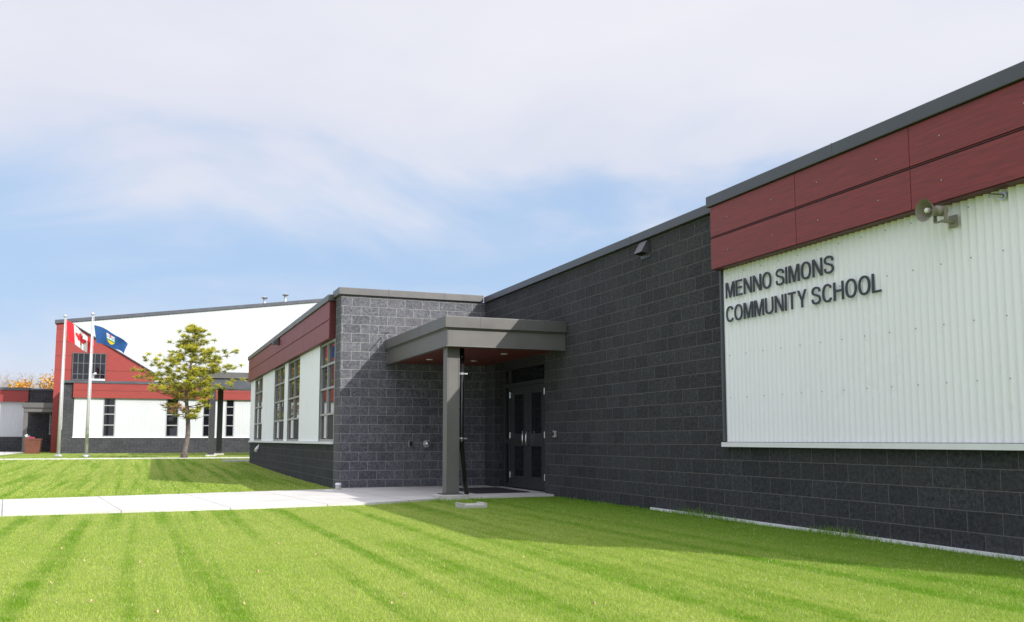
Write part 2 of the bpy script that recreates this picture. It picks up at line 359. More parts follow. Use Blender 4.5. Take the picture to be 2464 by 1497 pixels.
# ------------------------------------------------ CLASSROOM WING
CXW=3.96; YE=38.3
t=thing('school_wing',(CXW,YB,0),'classroom wing with four tall windows and block end wall beside the entrance canopy','building')
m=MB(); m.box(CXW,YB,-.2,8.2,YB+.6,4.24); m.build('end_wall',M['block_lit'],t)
m=MB(); m.box(CXW,YB+.6,-.2,CXW+.09,YE,1.0); m.box(CXW+.09,YE-.3,-.2,14,YE,4.2); m.build('block_wall',M['block'],t)
m=MB(); m.box(CXW+.1,YB+.61,-.2,14,YE-.31,4.15); m.build('roof',M['roof'],t)
wins=[(20.92,22.75),(25.85,28.15),(28.85,31.2),(34.4,36.9)]
prev=20.92
for a,b in wins+[(YE,YE)]:
    if a-prev>.05: m=MB(); corr(m,0,CXW-.01,prev,a,1.03,3.34,.007,.084,6); m.build('corrugated_cladding',M['white'],t,smooth=True)
    prev=b
for a,b in wins: window(t,0,CXW+.0,a,b,1.03,3.34,2,(.27,.53,.77),M['winframe'],.05,.09)
m=MB(); m.box(CXW-.06,YB+.61,.97,CXW-.002,YE,1.028); m.build('sill_flashing',M['whitef'],t)
fx2=CXW-.12
m=MB(); m.box(fx2+.02,YB+.76,3.34,CXW+.1,YE+.1,4.2); m.build('fascia_backing',M['red_edge'],t)
ys=[YB+.76+i*1.79 for i in range(10)]+[YE+.1]
for i in range(len(ys)-1):
    for (z0,z1) in ((3.352,3.765),(3.79,4.195)):
        m=MB(); m.box(fx2,ys[i]+.006,z0,fx2+.018,ys[i+1]-.006,z1); m.build('fascia_panel',M['red'],t)
m=MB(); m.box(fx2-.04,YB+.7,4.205,CXW+.5,YE+.15,4.345); m.build('parapet_cap',M['steel_dark'],t,bev=.008)
m=MB(); m.box(CXW-.07,YB-.06,4.245,WX-.065,YB+.66,4.40); m.build('parapet_cap',M['steel_dark'],t,bev=.008)
for x in (5.0,6.3):
    m=MB(); m.box(x,YB-.063,4.25,x+.012,YB,4.403); m.build('cap_joint',M['cap'],t)
# ------------------------------------------------ ENTRANCE CANOPY
x0,x1,y0,y1=4.94,WX-.003,15.8,YB-.003
t=thing('entrance_canopy',(5.19,16.2,0),'grey steel entrance canopy on one post above the double doors','canopy')
m=MB(); m.box(x0,y0,3.06,x1,y1,3.27); m.build('roof_edge',M['steel_dark'],t,bev=.01)
m=MB()
m.box(x0+.06,y0+.06,2.74,x0+.075,y1,3.058); m.box(x0+.075,y0+.06,2.74,x1,y0+.075,3.058)
m.box(x0+.03,y0+.03,2.725,x0+.13,y1,2.74); m.box(x0+.13,y0+.03,2.725,x1,y0+.13,2.74)
m.box(x0+.03,y0+.03,3.042,x0+.06,y1,3.058); m.box(x0+.06,y0+.03,3.042,x1,y0+.06,3.058)
m.build('beam',M['steel'],t,bev=.003)
m=MB(); m.box(x0+.13,y0+.13,2.76,x1,y1,2.80); so=m.build('soffit',M['soffit'],t)
for (x,y) in ((5.6,17.2),(6.6,17.2),(5.6,19.0),(6.6,19.0)):
    m=MB(); m.tube([(x,y,2.75),(x,y,2.761)],.07,16); m.build('downlight',M['lamp'],so)
m=MB(); m.box(5.07,16.08,.11,5.095,16.32,2.725); m.box(5.285,16.08,.11,5.31,16.32,2.725); m.box(5.095,16.085,.11,5.285,16.10,2.725); m.box(5.095,16.30,.11,5.285,16.315,2.725); m.build('post',M['steel'],t,bev=.004)
m=MB(); m.box(5.0,16.01,.096,5.38,16.39,.11); m.build('base_plate',M['steel'],t)
m=MB(); m.box(4.93,15.95,-.1,5.45,16.48,.095); m.build('concrete_footing',M['conc2'],t,bev=.015)
for (xx) in (5.6,6.5): m=MB(); m.box(xx,y0-.003,3.065,xx+.01,y0+.01,3.272); m.build('edge_joint',M['cap'],t)
m=MB(); m.box(x0-.003,17.5,3.065,x0+.01,17.51,3.272); m.build('edge_joint',M['cap'],t)
m=MB(); m.tube([(x0-.02,y1-.1,3.27),(x0-.02,y1-.1,3.40),(x0-.02,y1-.5,3.40)],.012,6); m.build('roof_bracket',M['cap'],t)
# downspout
t=thing('downspout',(5.40,16.2,0),'black drain pipe kinked near its foot, clamped beside the canopy post','downspout')
m=MB(); m.tube([(5.40,16.25,2.74),(5.40,16.25,1.02),(5.41,16.26,.95),(5.50,16.38,.42),(5.53,16.44,.3),(5.60,16.5,.08)],.047,14); m.tube([(5.40,16.25,1.08),(5.40,16.25,.98)],.056,14); m.tube([(5.40,16.25,2.62),(5.40,16.25,2.55)],.056,14); m.build('pipe',M['black'],t,smooth=True)
for z in (2.25,1.07):
    m=MB(); m.tube([(5.40,16.25,z),(5.40,16.25,z+.04)],.054,14); m.box(5.28,16.21,z+.005,5.36,16.23,z+.035); m.box(5.44,16.20,z+.008,5.50,16.22,z+.03); m.build('clamp',M['galv'],t)
# ------------------------------------------------ lettering
t=thing('wall_lettering',(WX-.06,10.52,2.64),'dark raised letters spelling MENNO SIMONS COMMUNITY SCHOOL on the white cladding','sign')
OUT={'M':[(0,0),(0,1),(.19,1),(.43,.25),(.67,1),(.86,1),(.86,0),(.735,0),(.735,.83),(.485,0),(.375,0),(.125,.83),(.125,0)],
'N':[(0,0),(0,1),(.15,1),(.605,.22),(.605,1),(.73,1),(.73,0),(.58,0),(.125,.78),(.125,0)],
'E':[(0,0),(0,1),(.62,1),(.62,.885),(.13,.885),(.13,.57),(.57,.57),(.57,.455),(.13,.455),(.13,.115),(.64,.115),(.64,0)],
'I':[(0,0),(0,1),(.13,1),(.13,0)],
'T':[(.255,0),(.255,.885),(0,.885),(0,1),(.64,1),(.64,.885),(.385,.885),(.385,0)],
'Y':[(.295,0),(.295,.40),(0,1),(.145,1),(.36,.53),(.575,1),(.72,1),(.425,.40),(.425,0)],
'H':[(0,0),(0,1),(.13,1),(.13,.575),(.59,.575),(.59,1),(.72,1),(.72,0),(.59,0),(.59,.455),(.13,.455),(.13,0)],
'L':[(0,0),(0,1),(.13,1),(.13,.115),(.57,.115),(.57,0)]}
def ribbon(pts,w,closed=False):
    n=len(pts); vs=[]; fs=[]
    for i,(x,y) in enumerate(pts):
        a=pts[(i-1)%n] if (closed or i>0) else pts[i]; b=pts[(i+1)%n] if (closed or i<n-1) else pts[i]
        dx,dy=b[0]-a[0],b[1]-a[1]; l=math.hypot(dx,dy); vs+=[(x-dy/l*w/2,y+dx/l*w/2),(x+dy/l*w/2,y-dx/l*w/2)]
    for i in range(n if closed else n-1):
        a=2*i;b=2*((i+1)%n); fs.append((a,a+1,b+1,b))
    return vs,fs
def catmull(P,k=5):
    out=[]
    for i in range(len(P)-1):
        p0=P[max(i-1,0)];p1=P[i];p2=P[i+1];p3=P[min(i+2,len(P)-1)]
        for j in range(k):
            u=j/k
            out.append(tuple(.5*((2*p1[c])+(-p0[c]+p2[c])*u+(2*p0[c]-5*p1[c]+4*p2[c]-p3[c])*u*u+(-p0[c]+3*p1[c]-3*p2[c]+p3[c])*u**3) for c in (0,1)))
    return out+[P[-1]]
def ell(a0,a1,n,cx=.385,cy=.5,rx=.32,ry=.45,p=.88):
    r=[]
    for i in range(n+1):
        a=R_(a0+(a1-a0)*i/n); c,s=math.cos(a),math.sin(a)
        r.append((cx+rx*math.copysign(abs(c)**p,c),cy+ry*math.copysign(abs(s)**p,s)))
    return r
def glyph(ch):
    if ch in OUT:
        P=OUT[ch]; tri=geometry.tessellate_polygon([[Vector((a,b,0)) for a,b in P]]); return list(P),[tuple(x) for x in tri]
    if ch=='O': return ribbon(ell(0,360,32)[:-1],.125,True)
    if ch=='C': return ribbon(ell(36,324,26,rx=.315),.122)
    if ch=='U': return ribbon([(.068,1),(.068,.7)]+ell(180,360,14,cx=.36,cy=.36,rx=.292,ry=.31)+[(.652,.7),(.652,1)],.125)
    if ch=='S': return ribbon(catmull([(.625,.70),(.57,.87),(.36,.94),(.15,.885),(.075,.735),(.16,.60),(.36,.525),(.56,.43),(.635,.27),(.56,.12),(.35,.06),(.13,.125),(.055,.31)]),.118)
def line(txt,ystart,width,zb,H):
    x=0; items=[]
    for ch in txt:
        if ch==' ': x+=.26; continue
        co,fs=glyph(ch); a=min(v[0] for v in co); b=max(v[0] for v in co)
        items.append((co,fs,x-a)); x+=(b-a)+.13
    sx=width/(x-.13)
    xf,xb=WX-.084,WX-.072
    for co,fs,off in items:
        n=len(co); mb=MB(); fr_=[(xf,ystart-(v[0]+off)*sx,zb+v[1]*H) for v in co]; bk=[(xb,p[1],p[2]) for p in fr_]
        F=list(fs)+[tuple(n+i for i in reversed(f)) for f in fs]
        ec={}
        for f in fs:
            for i in range(len(f)):
                e_=(f[i],f[(i+1)%len(f)]); k=tuple(sorted(e_)); ec.setdefault(k,[]).append(e_)
        for k,es in ec.items():
            if len(es)==1: a,b=es[0]; F.append((b,a,n+a,n+b))
        mb.add(fr_+bk,F); mb.build('letter',M['letter'],t)
line('MENNO SIMONS',10.54,2.12,2.958,.210)
line('COMMUNITY SCHOOL',10.54,2.84,2.633,.210)
# ------------------------------------------------ wall items
P=hit(2240,508,0,6.98)
hy,hz=P.y,P.z
t=thing('horn_speaker',(6.98,hy,hz),'beige horn loudspeaker on a bracket under the maroon band','speaker')
ax=Vector((-.995,.03,-.05)).normalized(); c0=Vector((6.90,hy,hz))
m=MB(); prof=[(.010,.110),(.0,.105),(-.03,.084),(-.08,.056),(-.12,.038),(-.15,.032)]
m.tube([c0+ax*p[0] for p in prof],[p[1] for p in prof],28,caps=False); m.build('horn_bell',M['horn'],t,smooth=True)
m=MB(); m.tube([c0+ax*.0105,c0+ax*.0,c0+ax*-.03,c0+ax*-.075,c0+ax*-.09],[.1095,.097,.076,.048,.001],28,caps=False); m.build('horn_throat',M['hornd'],t,smooth=True)
m=MB(); m.tube([c0+ax*-.012,c0+ax*-.02,c0+ax*-.085],[.014,.026,.024],16); m.build('horn_core',M['lamp'],t,smooth=True)
m=MB(); m.tube([c0+ax*-.13,c0+ax*-.15,c0+ax*-.24,c0+ax*-.25],[.03,.052,.052,.04],18); m.build('driver',M['horn'],t,smooth=True)
m=MB(); b=c0+ax*-.19; m.box(b.x-.02,b.y-.07,b.z-.11,b.x+.02,b.y-.06,b.z+.03); m.box(b.x-.02,b.y+.06,b.z-.11,b.x+.02,b.y+.07,b.z+.03); m.box(b.x-.02,b.y-.06,b.z-.11,b.x+.02,b.y+.06,b.z-.10)
m.box(b.x+.02,b.y-.02,b.z-.108,WX-.06,b.y+.02,b.z-.085); m.box(WX-.075,b.y-.05,b.z-.15,WX-.06,b.y+.05,b.z-.03); m.build('bracket',M['horn'],t)
P=hit(2402,470,0,7.2)
t=thing('wall_nozzle',(7.25,P.y,P.z),'small grey nozzle fixture under the maroon band right of the horn','fixture')
m=MB(); m.tube([(7.25,P.y,P.z),(7.16,P.y+.06,P.z+.01)],.02,10); m.build('barrel',M['galv'],t)
m=MB(); m.tube([(7.262,P.y,P.z),(7.25,P.y,P.z)],.04,12); m.build('mounting_plate',M['galv'],t)
t=thing('vent_hood',(WX,12.8,3.97),'small dark metal vent hood high on the block wall','vent')
m=MB(); a=12.68;b=12.92
m.add([(WX,a,4.2),(WX,b,4.2),(WX-.05,a,4.19),(WX-.05,b,4.19),(WX-.16,a,4.0),(WX-.16,b,4.0),(WX,a,3.98),(WX,b,3.98)],[(0,1,3,2),(2,3,5,4),(0,2,4,6),(1,7,5,3)]); m.build('hood',M['cap'],t)
m=MB(); m.box(WX-.012,a-.03,3.93,WX-.002,b+.03,4.0); m.build('flange',M['cap'],t)
m=MB(); m.box(WX-.03,a+.01,3.99,WX-.005,b-.01,4.03); m.build('grille',M['black'],t)
t=thing('wall_sensor',(WX,16.33,1.17),'small grey sensor box on the block wall right of the doors','sensor')
m=MB(); m.box(WX-.05,16.28,1.11,WX-.002,16.38,1.24); m.build('housing',M['winframe'],t,bev=.012)
m=MB(); m.tube([(WX-.06,16.33,1.18),(WX-.051,16.33,1.18)],.03,12); m.build('lens',M['black'],t)
t=thing('hose_connection',(5.93,YB,.98),'round chrome hose connection on the block wall under the canopy','hose connection')
m=MB(); m.tube([(5.93,YB-.002,.98),(5.93,YB-.02,.98)],.085,20); m.build('flange',M['galv'],t)
m=MB(); m.tube([(5.93,YB-.02,.98),(5.93,YB-.10,.98)],.05,16); m.tube([(5.93,YB-.10,.98),(5.93,YB-.12,.98)],.035,16); m.build('cap',M['chrome'],t,smooth=True)
t=thing('card_reader',(5.55,YB,.98),'narrow grey reader box left of the round hose connection','card reader')
m=MB(); m.box(5.51,YB-.04,.91,5.59,YB-.002,1.05); m.build('housing',M['winframe'],t,bev=.008)
m=MB(); m.box(5.52,YB-.044,.92,5.58,YB-.041,1.04); m.build('face_plate',M['black'],t)
t=thing('wall_spout',(CXW,35.2,.75),'small pale angled spout low on the classroom wing block base','spout')
m=MB(); m.tube([(CXW-.002,35.2,.82),(CXW-.14,35.0,.68)],.06,10); m.build('pipe',M['whitef'],t)
m=MB(); m.box(CXW-.012,35.1,.72,CXW-.002,35.3,.92); m.build('flange',M['galv'],t)
t=thing('wall_lamp',(fx2,29.5,4.1),'small dark lamp on the maroon band of the classroom wing','lamp')
m=MB(); m.box(fx2-.03,29.4,3.98,fx2-.002,29.6,4.2); m.build('back_plate',M['black'],t)
m=MB(); m.add([(fx2-.03,29.4,4.2),(fx2-.03,29.6,4.2),(fx2-.2,29.4,4.08),(fx2-.2,29.6,4.08),(fx2-.2,29.4,4.0),(fx2-.2,29.6,4.0),(fx2-.03,29.4,4.0),(fx2-.03,29.6,4.0)],[(0,1,3,2),(2,3,5,4),(4,5,7,6),(0,2,4,6),(1,7,5,3)]); m.build('lamp_head',M['cap'],t)
t=thing('door_mat',(6.6,18.1,.036),'dark rubber mat lying on the concrete before the double doors','mat')
m=MB(); m.box(6.0,17.2,.038,7.15,19.1,.05); m.build('mat_body',M['rubber'],t,bev=.005)
def slab(cx,cy,sx,sy,z,label):
    t=thing('splash_block',(cx,cy,z),label,'concrete block')
    m=MB(); m.box(cx-sx/2,cy-sy/2,z-.05,cx+sx/2,cy+sy/2,z+.035); m.build('slab',M['conc2'],t,bev=.012)
    for q in (cx-sx/2,cx+sx/2-.05):
        m=MB(); m.box(q,cy-sy/2+.003,z+.036,q+.05,cy+sy/2-.003,z+.055); m.build('rim',M['conc2'],t)
P=hit(1134,1215,2,.04); slab(P.x,P.y,.42,.36,.02,'small pale concrete splash block in the grass by the canopy post')
P=hit(583,1119,2,.05); slab(P.x,P.y,1.5,.7,gz(P.y)+.03,'flat concrete splash block in the grass beside the classroom wing')
t=thing('pipe_stub',(3.86,19.75,.035),'stubby pale pipe stub at the block corner beside the sidewalk','pipe stub')
m=MB(); m.tube([(3.86,19.75,.03),(3.86,19.75,.13)],.06,12); m.build('stub',M['conc2'],t)
m=MB(); m.tube([(3.86,19.75,.13),(3.86,19.75,.17)],[.07,.055],12); m.build('cap',M['whitef'],t)

# ------------------------------------------------ FAR MIDDLE BLOCK
FY=62.3; GB=.25
def X(px,Y,py=1058): return hit(px,py,1,Y).x
def Z(px,py,Y): return hit(px,py,1,Y).z
xl=X(147,FY,1000); xc=X(176,FY,1000); xr=14
zt=4.62
t=thing('school_block',(xl,FY,GB),'distant low school block with white cladding, four tall windows and maroon band','building')
m=MB(); m.box(xl,FY,0,xc,FY+3,zt); m.box(xc,FY,0,xr,FY+.3,1.22); m.box(xc,FY+.12,1.22,xr,FY+3.6,zt-.02); m.build('block_wall',M['block_far'],t)
wp=[(245,275),(397,428),(486,506),(541,562)]
ww=[(X(a,FY),X(b,FY)) for a,b in wp]
prev=xc+.02
for a,b in ww+[(xr,xr)]:
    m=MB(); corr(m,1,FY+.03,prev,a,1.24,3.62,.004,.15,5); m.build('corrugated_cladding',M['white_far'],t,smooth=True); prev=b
for a,b in ww: window(t,1,FY+.04,a,b,1.24,3.62,1,(.30,.58,.8),M['winframe'],.06,.08,False)
m=MB(); m.box(xc-.05,FY-.14,3.6,xr,FY+.02,4.48); m.build('fascia',M['red_far'],t)
m=MB(); m.box(xc-.04,FY-.144,4.03,xr,FY-.139,4.05); m.build('fascia_seam',M['red_edge'],t)
m=MB(); m.box(xl-.05,FY-.18,4.485,xr,FY+.5,4.64); m.build('parapet_cap',M['cap'],t)
m=MB(); m.box(xc,FY-.06,1.18,xr,FY-.002,1.235); m.build('sill_flashing',M['whitef'],t)
# ------------------------------------------------ GYM
GY=66
gl=X(133,GY,850); gx=18
zl=Z(135,778,GY); zr=zl+(Z(750,728,GY)-zl)/(X(750,GY,728)-gl)*(gx-gl)
t=thing('gymnasium',(gl,GY,GB),'tall distant gymnasium with sloped roof, white upper cladding and maroon triangular corner','building')
def zz(x): return zl+(zr-zl)*(x-gl)/(gx-gl)
m=MB(); m.add([(gl,GY,0),(gx,GY,0),(gx,GY,zr),(gl,GY,zl),(gl,GY+22,0),(gx,GY+22,0),(gx,GY+22,zr),(gl,GY+22,zl)],[(0,1,2,3),(1,5,6,2),(5,4,7,6),(4,0,3,7),(3,2,6,7)]); m.build('maroon_wall',M['red_far'],t)
d0=hit(168,776,1,GY-.06); d1=hit(372,899,1,GY-.06)
n=int((gx-d0.x)/.05); vs=[];fs=[]
for i in range(n+1):
    x=d0.x+(gx-d0.x)*i/n; w=GY-.06+.005*math.sin(2*math.pi*x/.25)
    zb=d0.z+(d1.z-d0.z)*(x-d0.x)/(d1.x-d0.x) if x<d1.x else 4.4
    vs+=[(x,w,min(zb,zz(x))),(x,w,zz(x)-.02)]
for i in range(n): a=2*i; fs.append((a,a+2,a+3,a+1))
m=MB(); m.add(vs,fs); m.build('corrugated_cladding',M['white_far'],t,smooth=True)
m=MB()
m.add([(gl-.1,GY-.15,zl-.02),(gx,GY-.15,zr-.02),(gx,GY-.15,zr+.2),(gl-.1,GY-.15,zl+.2),(gl-.1,GY+22,zl-.02),(gx,GY+22,zr-.02),(gx,GY+22,zr+.2),(gl-.1,GY+22,zl+.2)],[(0,1,2,3),(1,5,6,2),(5,4,7,6),(4,0,3,7),(3,2,6,7),(0,4,5,1)]); m.build('roof',M['cap'],t)
m=MB(); 
m.add([(d0.x-.03,GY-.11,d0.z),(d0.x+.09,GY-.11,d0.z),(d1.x+.09,GY-.11,d1.z),(d1.x-.03,GY-.11,d1.z)],[(0,1,2,3)]); m.build('diagonal_trim',M['cap'],t)
wa,wb=X(174,GY,880),X(255,GY,880); window(t,1,GY-.08,wa,wb,Z(215,915,GY),Z(215,850,GY),6,(.22,.62),M['darkframe'],.05,.07,False)
for z in (5.5,6.4,7.3,8.1): m=MB(); m.box(gl+.02,GY-.004,z,X(360,GY,880) if z<6 else gl+1.9,GY-.001,z+.025); m.build('panel_seam',M['red_edge'],t)
for k,(px,py) in enumerate(((637,713),(687,706))):
    p=hit(px,py,1,GY+6); x=p.x
    t=thing('roof_vent',(x,GY+6,zz(x)),['left metal flue on the gymnasium roof','right metal flue on the gymnasium roof'][k],'roof vent')
    m=MB(); m.tube([(x,GY+6,zz(x)-.2),(x,GY+6,p.z-.12)],.11,12); m.build('flue_pipe',M['galv'],t,smooth=True)
    m=MB(); m.tube([(x,GY+6,p.z-.22),(x,GY+6,p.z-.12),(x,GY+6,p.z)],[.12,.26,.05],12); m.build('flue_cap',M['galv'],t)
p=hit(235,912,1,63.8)
t=thing('rooftop_vent',(p.x,63.8,zt),'white mechanical vent with pipe on the low far roof below the gym window','roof vent')
m=MB(); m.box(p.x-.4,63.6,zt-.02,p.x+.42,64.2,zt+.22); m.build('housing',M['white_far'],t,bev=.02)
m=MB(); m.tube([(p.x-.28,63.9,zt+.2),(p.x-.28,63.9,zt+.5),(p.x-.12,63.7,zt+.56)],.07,10); m.build('pipe',M['white_far'],t,smooth=True)
# ------------------------------------------------ FAR LEFT WING
LY=72
xb=X(69,LY,950); xa=-34
zt2=Z(30,934,LY)
t=thing('school_wing',(xa,LY,.25),'farthest low wing at the left edge with maroon band, white cladding and recessed entry','building')
m=MB(); m.box(xa,LY,0,xb,LY+.3,1.25); m.box(xa,LY+.3,0,xb,LY+4,zt2); m.box(xb,LY-.02,0,xl+2,LY+4,zt2-.03); m.build('block_wall',M['block_far'],t)
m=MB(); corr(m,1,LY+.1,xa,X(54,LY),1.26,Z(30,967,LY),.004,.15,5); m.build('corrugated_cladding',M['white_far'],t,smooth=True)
m=MB(); m.box(xa,LY-.15,Z(30,967,LY),xb,LY+.2,zt2-.15); m.build('fascia',M['red_far'],t)
m=MB(); m.box(xa,LY-.2,zt2-.14,xb+.05,LY+4.1,zt2+.04); m.build('parapet_cap',M['cap'],t)
m=MB(); m.box(xb+.052,LY-.08,zt2-.12,xl+2,LY+4.1,zt2); m.build('parapet_cap',M['cap'],t)
window(t,1,LY-.09,X(117,LY),X(139,LY),Z(120,1046,LY),Z(120,992,LY),1,(.45,),M['winframe'],.07,.06,False)
t=thing('entrance_canopy',(X(58,67),67,.25),'small distant grey canopy over the far left entry','canopy')
ca,cb=X(53,67,980),X(141,67,980)
m=MB(); m.box(ca,67,Z(90,981,67),cb+.3,71.9,Z(90,969,67)); m.build('roof_edge',M['steel_dark'],t)
m=MB(); m.box(ca+.08,67.1,Z(90,991,67),cb+.3,71.9,Z(90,981,67)-.01); m.build('beam',M['steel'],t)
m=MB(); m.box(ca+.1,67.15,.2,ca+.35,67.4,Z(90,991,67)-.01); m.build('post',M['steel'],t)
# ------------------------------------------------ FAR CANOPY 2
t=thing('entrance_canopy',(3.2,49,.25),'dark flat canopy on two posts between the pine and the classroom wing','canopy')
m=MB(); m.box(2.75,48.6,4.12,13,56.5,4.42); m.build('roof_edge',M['steel_dark'],t)
m=MB(); m.box(2.85,48.7,3.6,13,48.95,4.11); m.box(2.85,48.95,3.6,3.05,56.4,4.11); m.build('beam',M['cap'],t)
m=MB(); m.box(3.05,48.96,3.9,13,56.4,4.0); m.build('soffit',M['soffit'],t)
for x,y in ((3.2,49.0),(3.88,53.2)):
    m=MB(); m.box(x-.14,y-.14,.2,x+.14,y+.14,3.6 if y<50 else 3.9); p=m.build('post',M['door'],t)
    m=MB(); m.box(x-.26,y-.26,.1,x+.26,y+.26,.33); m.build('footing',M['conc2'],p)
py_=62.0; pxx=X(80,py_)
t=thing('planter',(pxx,py_,.25),'rust brown square planter at the far left entry','planter')
m=MB()
a,b=.43,.36
m.add([(pxx-b,py_-b,.25),(pxx+b,py_-b,.25),(pxx+b,py_+b,.25),(pxx-b,py_+b,.25),(pxx-a,py_-a,1.08),(pxx+a,py_-a,1.08),(pxx+a,py_+a,1.08),(pxx-a,py_+a,1.08)],[(0,1,5,4),(1,2,6,5),(2,3,7,6),(3,0,4,7),(0,3,2,1),(4,5,6,7)])
m.build('tub',M['planter'],t)
m=MB(); m.box(pxx-.46,py_-.46,1.06,pxx+.46,py_-.38,1.13); m.box(pxx-.46,py_+.38,1.06,pxx+.46,py_+.46,1.13); m.box(pxx-.46,py_-.38,1.06,pxx-.38,py_+.38,1.13); m.box(pxx+.38,py_-.38,1.06,pxx+.46,py_+.38,1.13); m.build('rim',M['planter'],t)
t=thing('flowering_plant',(pxx-.15,py_,1.08),'pink and pale flowers growing in the brown planter','flowers')
def blobs(n,c,r,s,flat=.8):
    m=MB()
    for i in range(n):
        d=Vector((random.gauss(0,1),random.gauss(0,1),random.gauss(0,1))).normalized()*r*random.random()**.4; d.z*=flat
        p=Vector(c)+d; a=Vector((random.gauss(0,1),random.gauss(0,1),random.gauss(0,1))).normalized()*s; b=a.cross(Vector((random.random(),random.random(),random.random()))).normalized()*s*.6
        m.add([p-a,p+b,p+a,p-b],[(0,1,2,3)],0,random.random()*.99+.01)
    return m
blobs(120,(pxx-.14,py_,1.13),.24,.05,.4).build('foliage',M['leafgreen'],t); blobs(70,(pxx-.12,py_-.1,1.16),.24,.045,.35).build('blossoms',M['pink'],t)
blobs(50,(pxx-.32,py_-.1,1.30),.12,.045,.7).build('blossoms',M['lamp'],t,label='pale blossoms')
# ------------------------------------------------ FLAGS
def pole(px,by,ty,label,fy):
    b=hit(px,by,1,fy); zb=gz(fy); x=b.x; zt_=hit(px+12,ty,1,fy).z
    t=thing('flagpole',(x,fy,zb),label,'flagpole','flagpoles')
    m=MB(); m.tube([(x,fy,zb),(x,fy,zb+.02+3),(x,fy,zt_-.12)],[.085,.068,.035],14); m.build('shaft',M['pole'],t,smooth=True)
    m=MB(); m.tube([(x,fy,zb),(x,fy,zb+.05),(x,fy,zb+.12)],[.19,.18,.10],14); m.build('base_collar',M['pole'],t,smooth=True)
    m=MB(); m.tube([(x,fy,zt_-.12),(x,fy,zt_-.1),(x,fy,zt_-.04),(x,fy,zt_)],[.05,.09,.09,.03],12); m.build('finial',M['pole'],t,smooth=True)
    m=MB(); m.tube([(x+.09,fy-.03,zb+1.3),(x+.07,fy-.03,zt_-.2)],.008,5); m.build('halyard',M['whitef'],t)
    return x,zt_
PY1,PY2=50,49
x1_,z1_=pole(140,1101,757,'left flagpole, the one flying the red and white maple leaf flag',PY1)
x2_,z2_=pole(207,1102,752,'right flagpole, the one flying the blue flag with shield',PY2)
def pm(n,c): return plain(n,c,.75,0,.08,3)
FR=pm('flag_red',(.60,.010,.022)); FW=pm('flag_white',(.72,.72,.72)); FB=pm('flag_blue',(.009,.065,.22)); FG=pm('flag_gold',(.60,.42,.03)); FGr=pm('flag_green',(.10,.28,.06)); FS=pm('flag_sky',(.15,.35,.6))
def flag(name,label,O,Lf,H,du,dv,amp,bands,emblem,droopk):
    O=Vector(O); du=Vector(du).normalized(); dv=Vector(dv).normalized(); nn=du.cross(dv).normalized()
    def sf(u,v,off=0):
        w=amp*math.sin(u*7.5+v*2.2)*min(1,u*3)+.6*amp*math.sin(u*14+v*4+1)*u
        droop=Vector((0,0,-droopk*u*u*Lf*(1-.35*v)+.05*math.sin(u*9)*u))
        return O+du*(u*Lf*(1-.16*v*u))+dv*(v*H*(1-.16*u))+nn*(w+off)+droop
    t=thing(name,O,label,'flag')
    nu,nv=40,16; m=MB(); vs=[sf(i/nu,j/nv) for j in range(nv+1) for i in range(nu+1)]
    for j in range(nv):
        for i in range(nu):
            a=j*(nu+1)+i; 
            m.f.append((a,a+1,a+nu+2,a+nu+1)); m.m.append(bands((i+.5)/nu))
    m.v=[tuple(v) for v in vs]; m.t=[0]*len(vs)
    m.build('cloth',[FR,FW] if emblem=='leaf' else [FB,FB],t,smooth=True)
    def poly(nm,pts,mat,off):
        tri=geometry.tessellate_polygon([[Vector((a,b,0)) for a,b in pts]])
        mb=MB()
        for s in (1,-1):
            for tr in tri:
                T=[pts[i] for i in tr]
                k=4
                for i in range(k):
                    for j in range(k-i):
                        def bc(i,j): 
                            a=i/k;b=j/k;c=1-a-b; return (T[0][0]*a+T[1][0]*b+T[2][0]*c,T[0][1]*a+T[1][1]*b+T[2][1]*c)
                        q=[sf(*bc(i,j),s*off),sf(*bc(i+1,j),s*off),sf(*bc(i,j+1),s*off)]; mb.add(q,[(0,1,2)])
                        if i+j<k-1: q=[sf(*bc(i+1,j),s*off),sf(*bc(i+1,j+1),s*off),sf(*bc(i,j+1),s*off)]; mb.add(q,[(0,1,2)])
        mb.build(nm,mat,t)
    if emblem=='leaf':
        r=[(0,1.0),(.16,.70),(.34,.79),(.26,.36),(.34,.32),(.55,.56),(.60,.43),(.86,.48),(.78,.22),(.90,.12),(.48,-.24),(.53,-.42),(.06,-.34),(.07,-.82)]
        pts=r+[(-a,b) for a,b in reversed(r[1:])]
        poly('maple_leaf',[(.5+a*.36*H/Lf,.48-b*.36) for a,b in pts],FR,.02)
    else:
        def sh(a,b): return (.5+a*.30*H/Lf,.5-b*.30)
        poly('shield',[sh(-.85,1),sh(.85,1),sh(.85,-.2),sh(.5,-.75),sh(0,-1.05),sh(-.5,-.75),sh(-.85,-.2)],FS,.010)
        poly('shield_white_field',[sh(-.85,1),sh(.85,1),sh(.85,.5),sh(-.85,.5)],FW,.014)
        poly('shield_red_cross',[sh(-.85,.80),sh(-.12,.80),sh(-.12,1),sh(.12,1),sh(.12,.80),sh(.85,.80),sh(.85,.68),sh(.12,.68),sh(.12,.5),sh(-.12,.5),sh(-.12,.68),sh(-.85,.68)],FR,.018)
        poly('shield_mountains',[sh(-.85,0),sh(-.5,.32),sh(-.2,.12),sh(.1,.38),sh(.4,.1),sh(.7,.3),sh(.85,0)],FW,.014)
        poly('shield_green_hills',[sh(-.85,0),sh(.85,0),sh(.85,-.2),sh(.75,-.35),sh(-.75,-.35),sh(-.85,-.2)],FGr,.016)
        poly('shield_wheat_field',[sh(-.75,-.35),sh(.75,-.35),sh(.5,-.75),sh(0,-1.05),sh(-.5,-.75)],FG,.014)
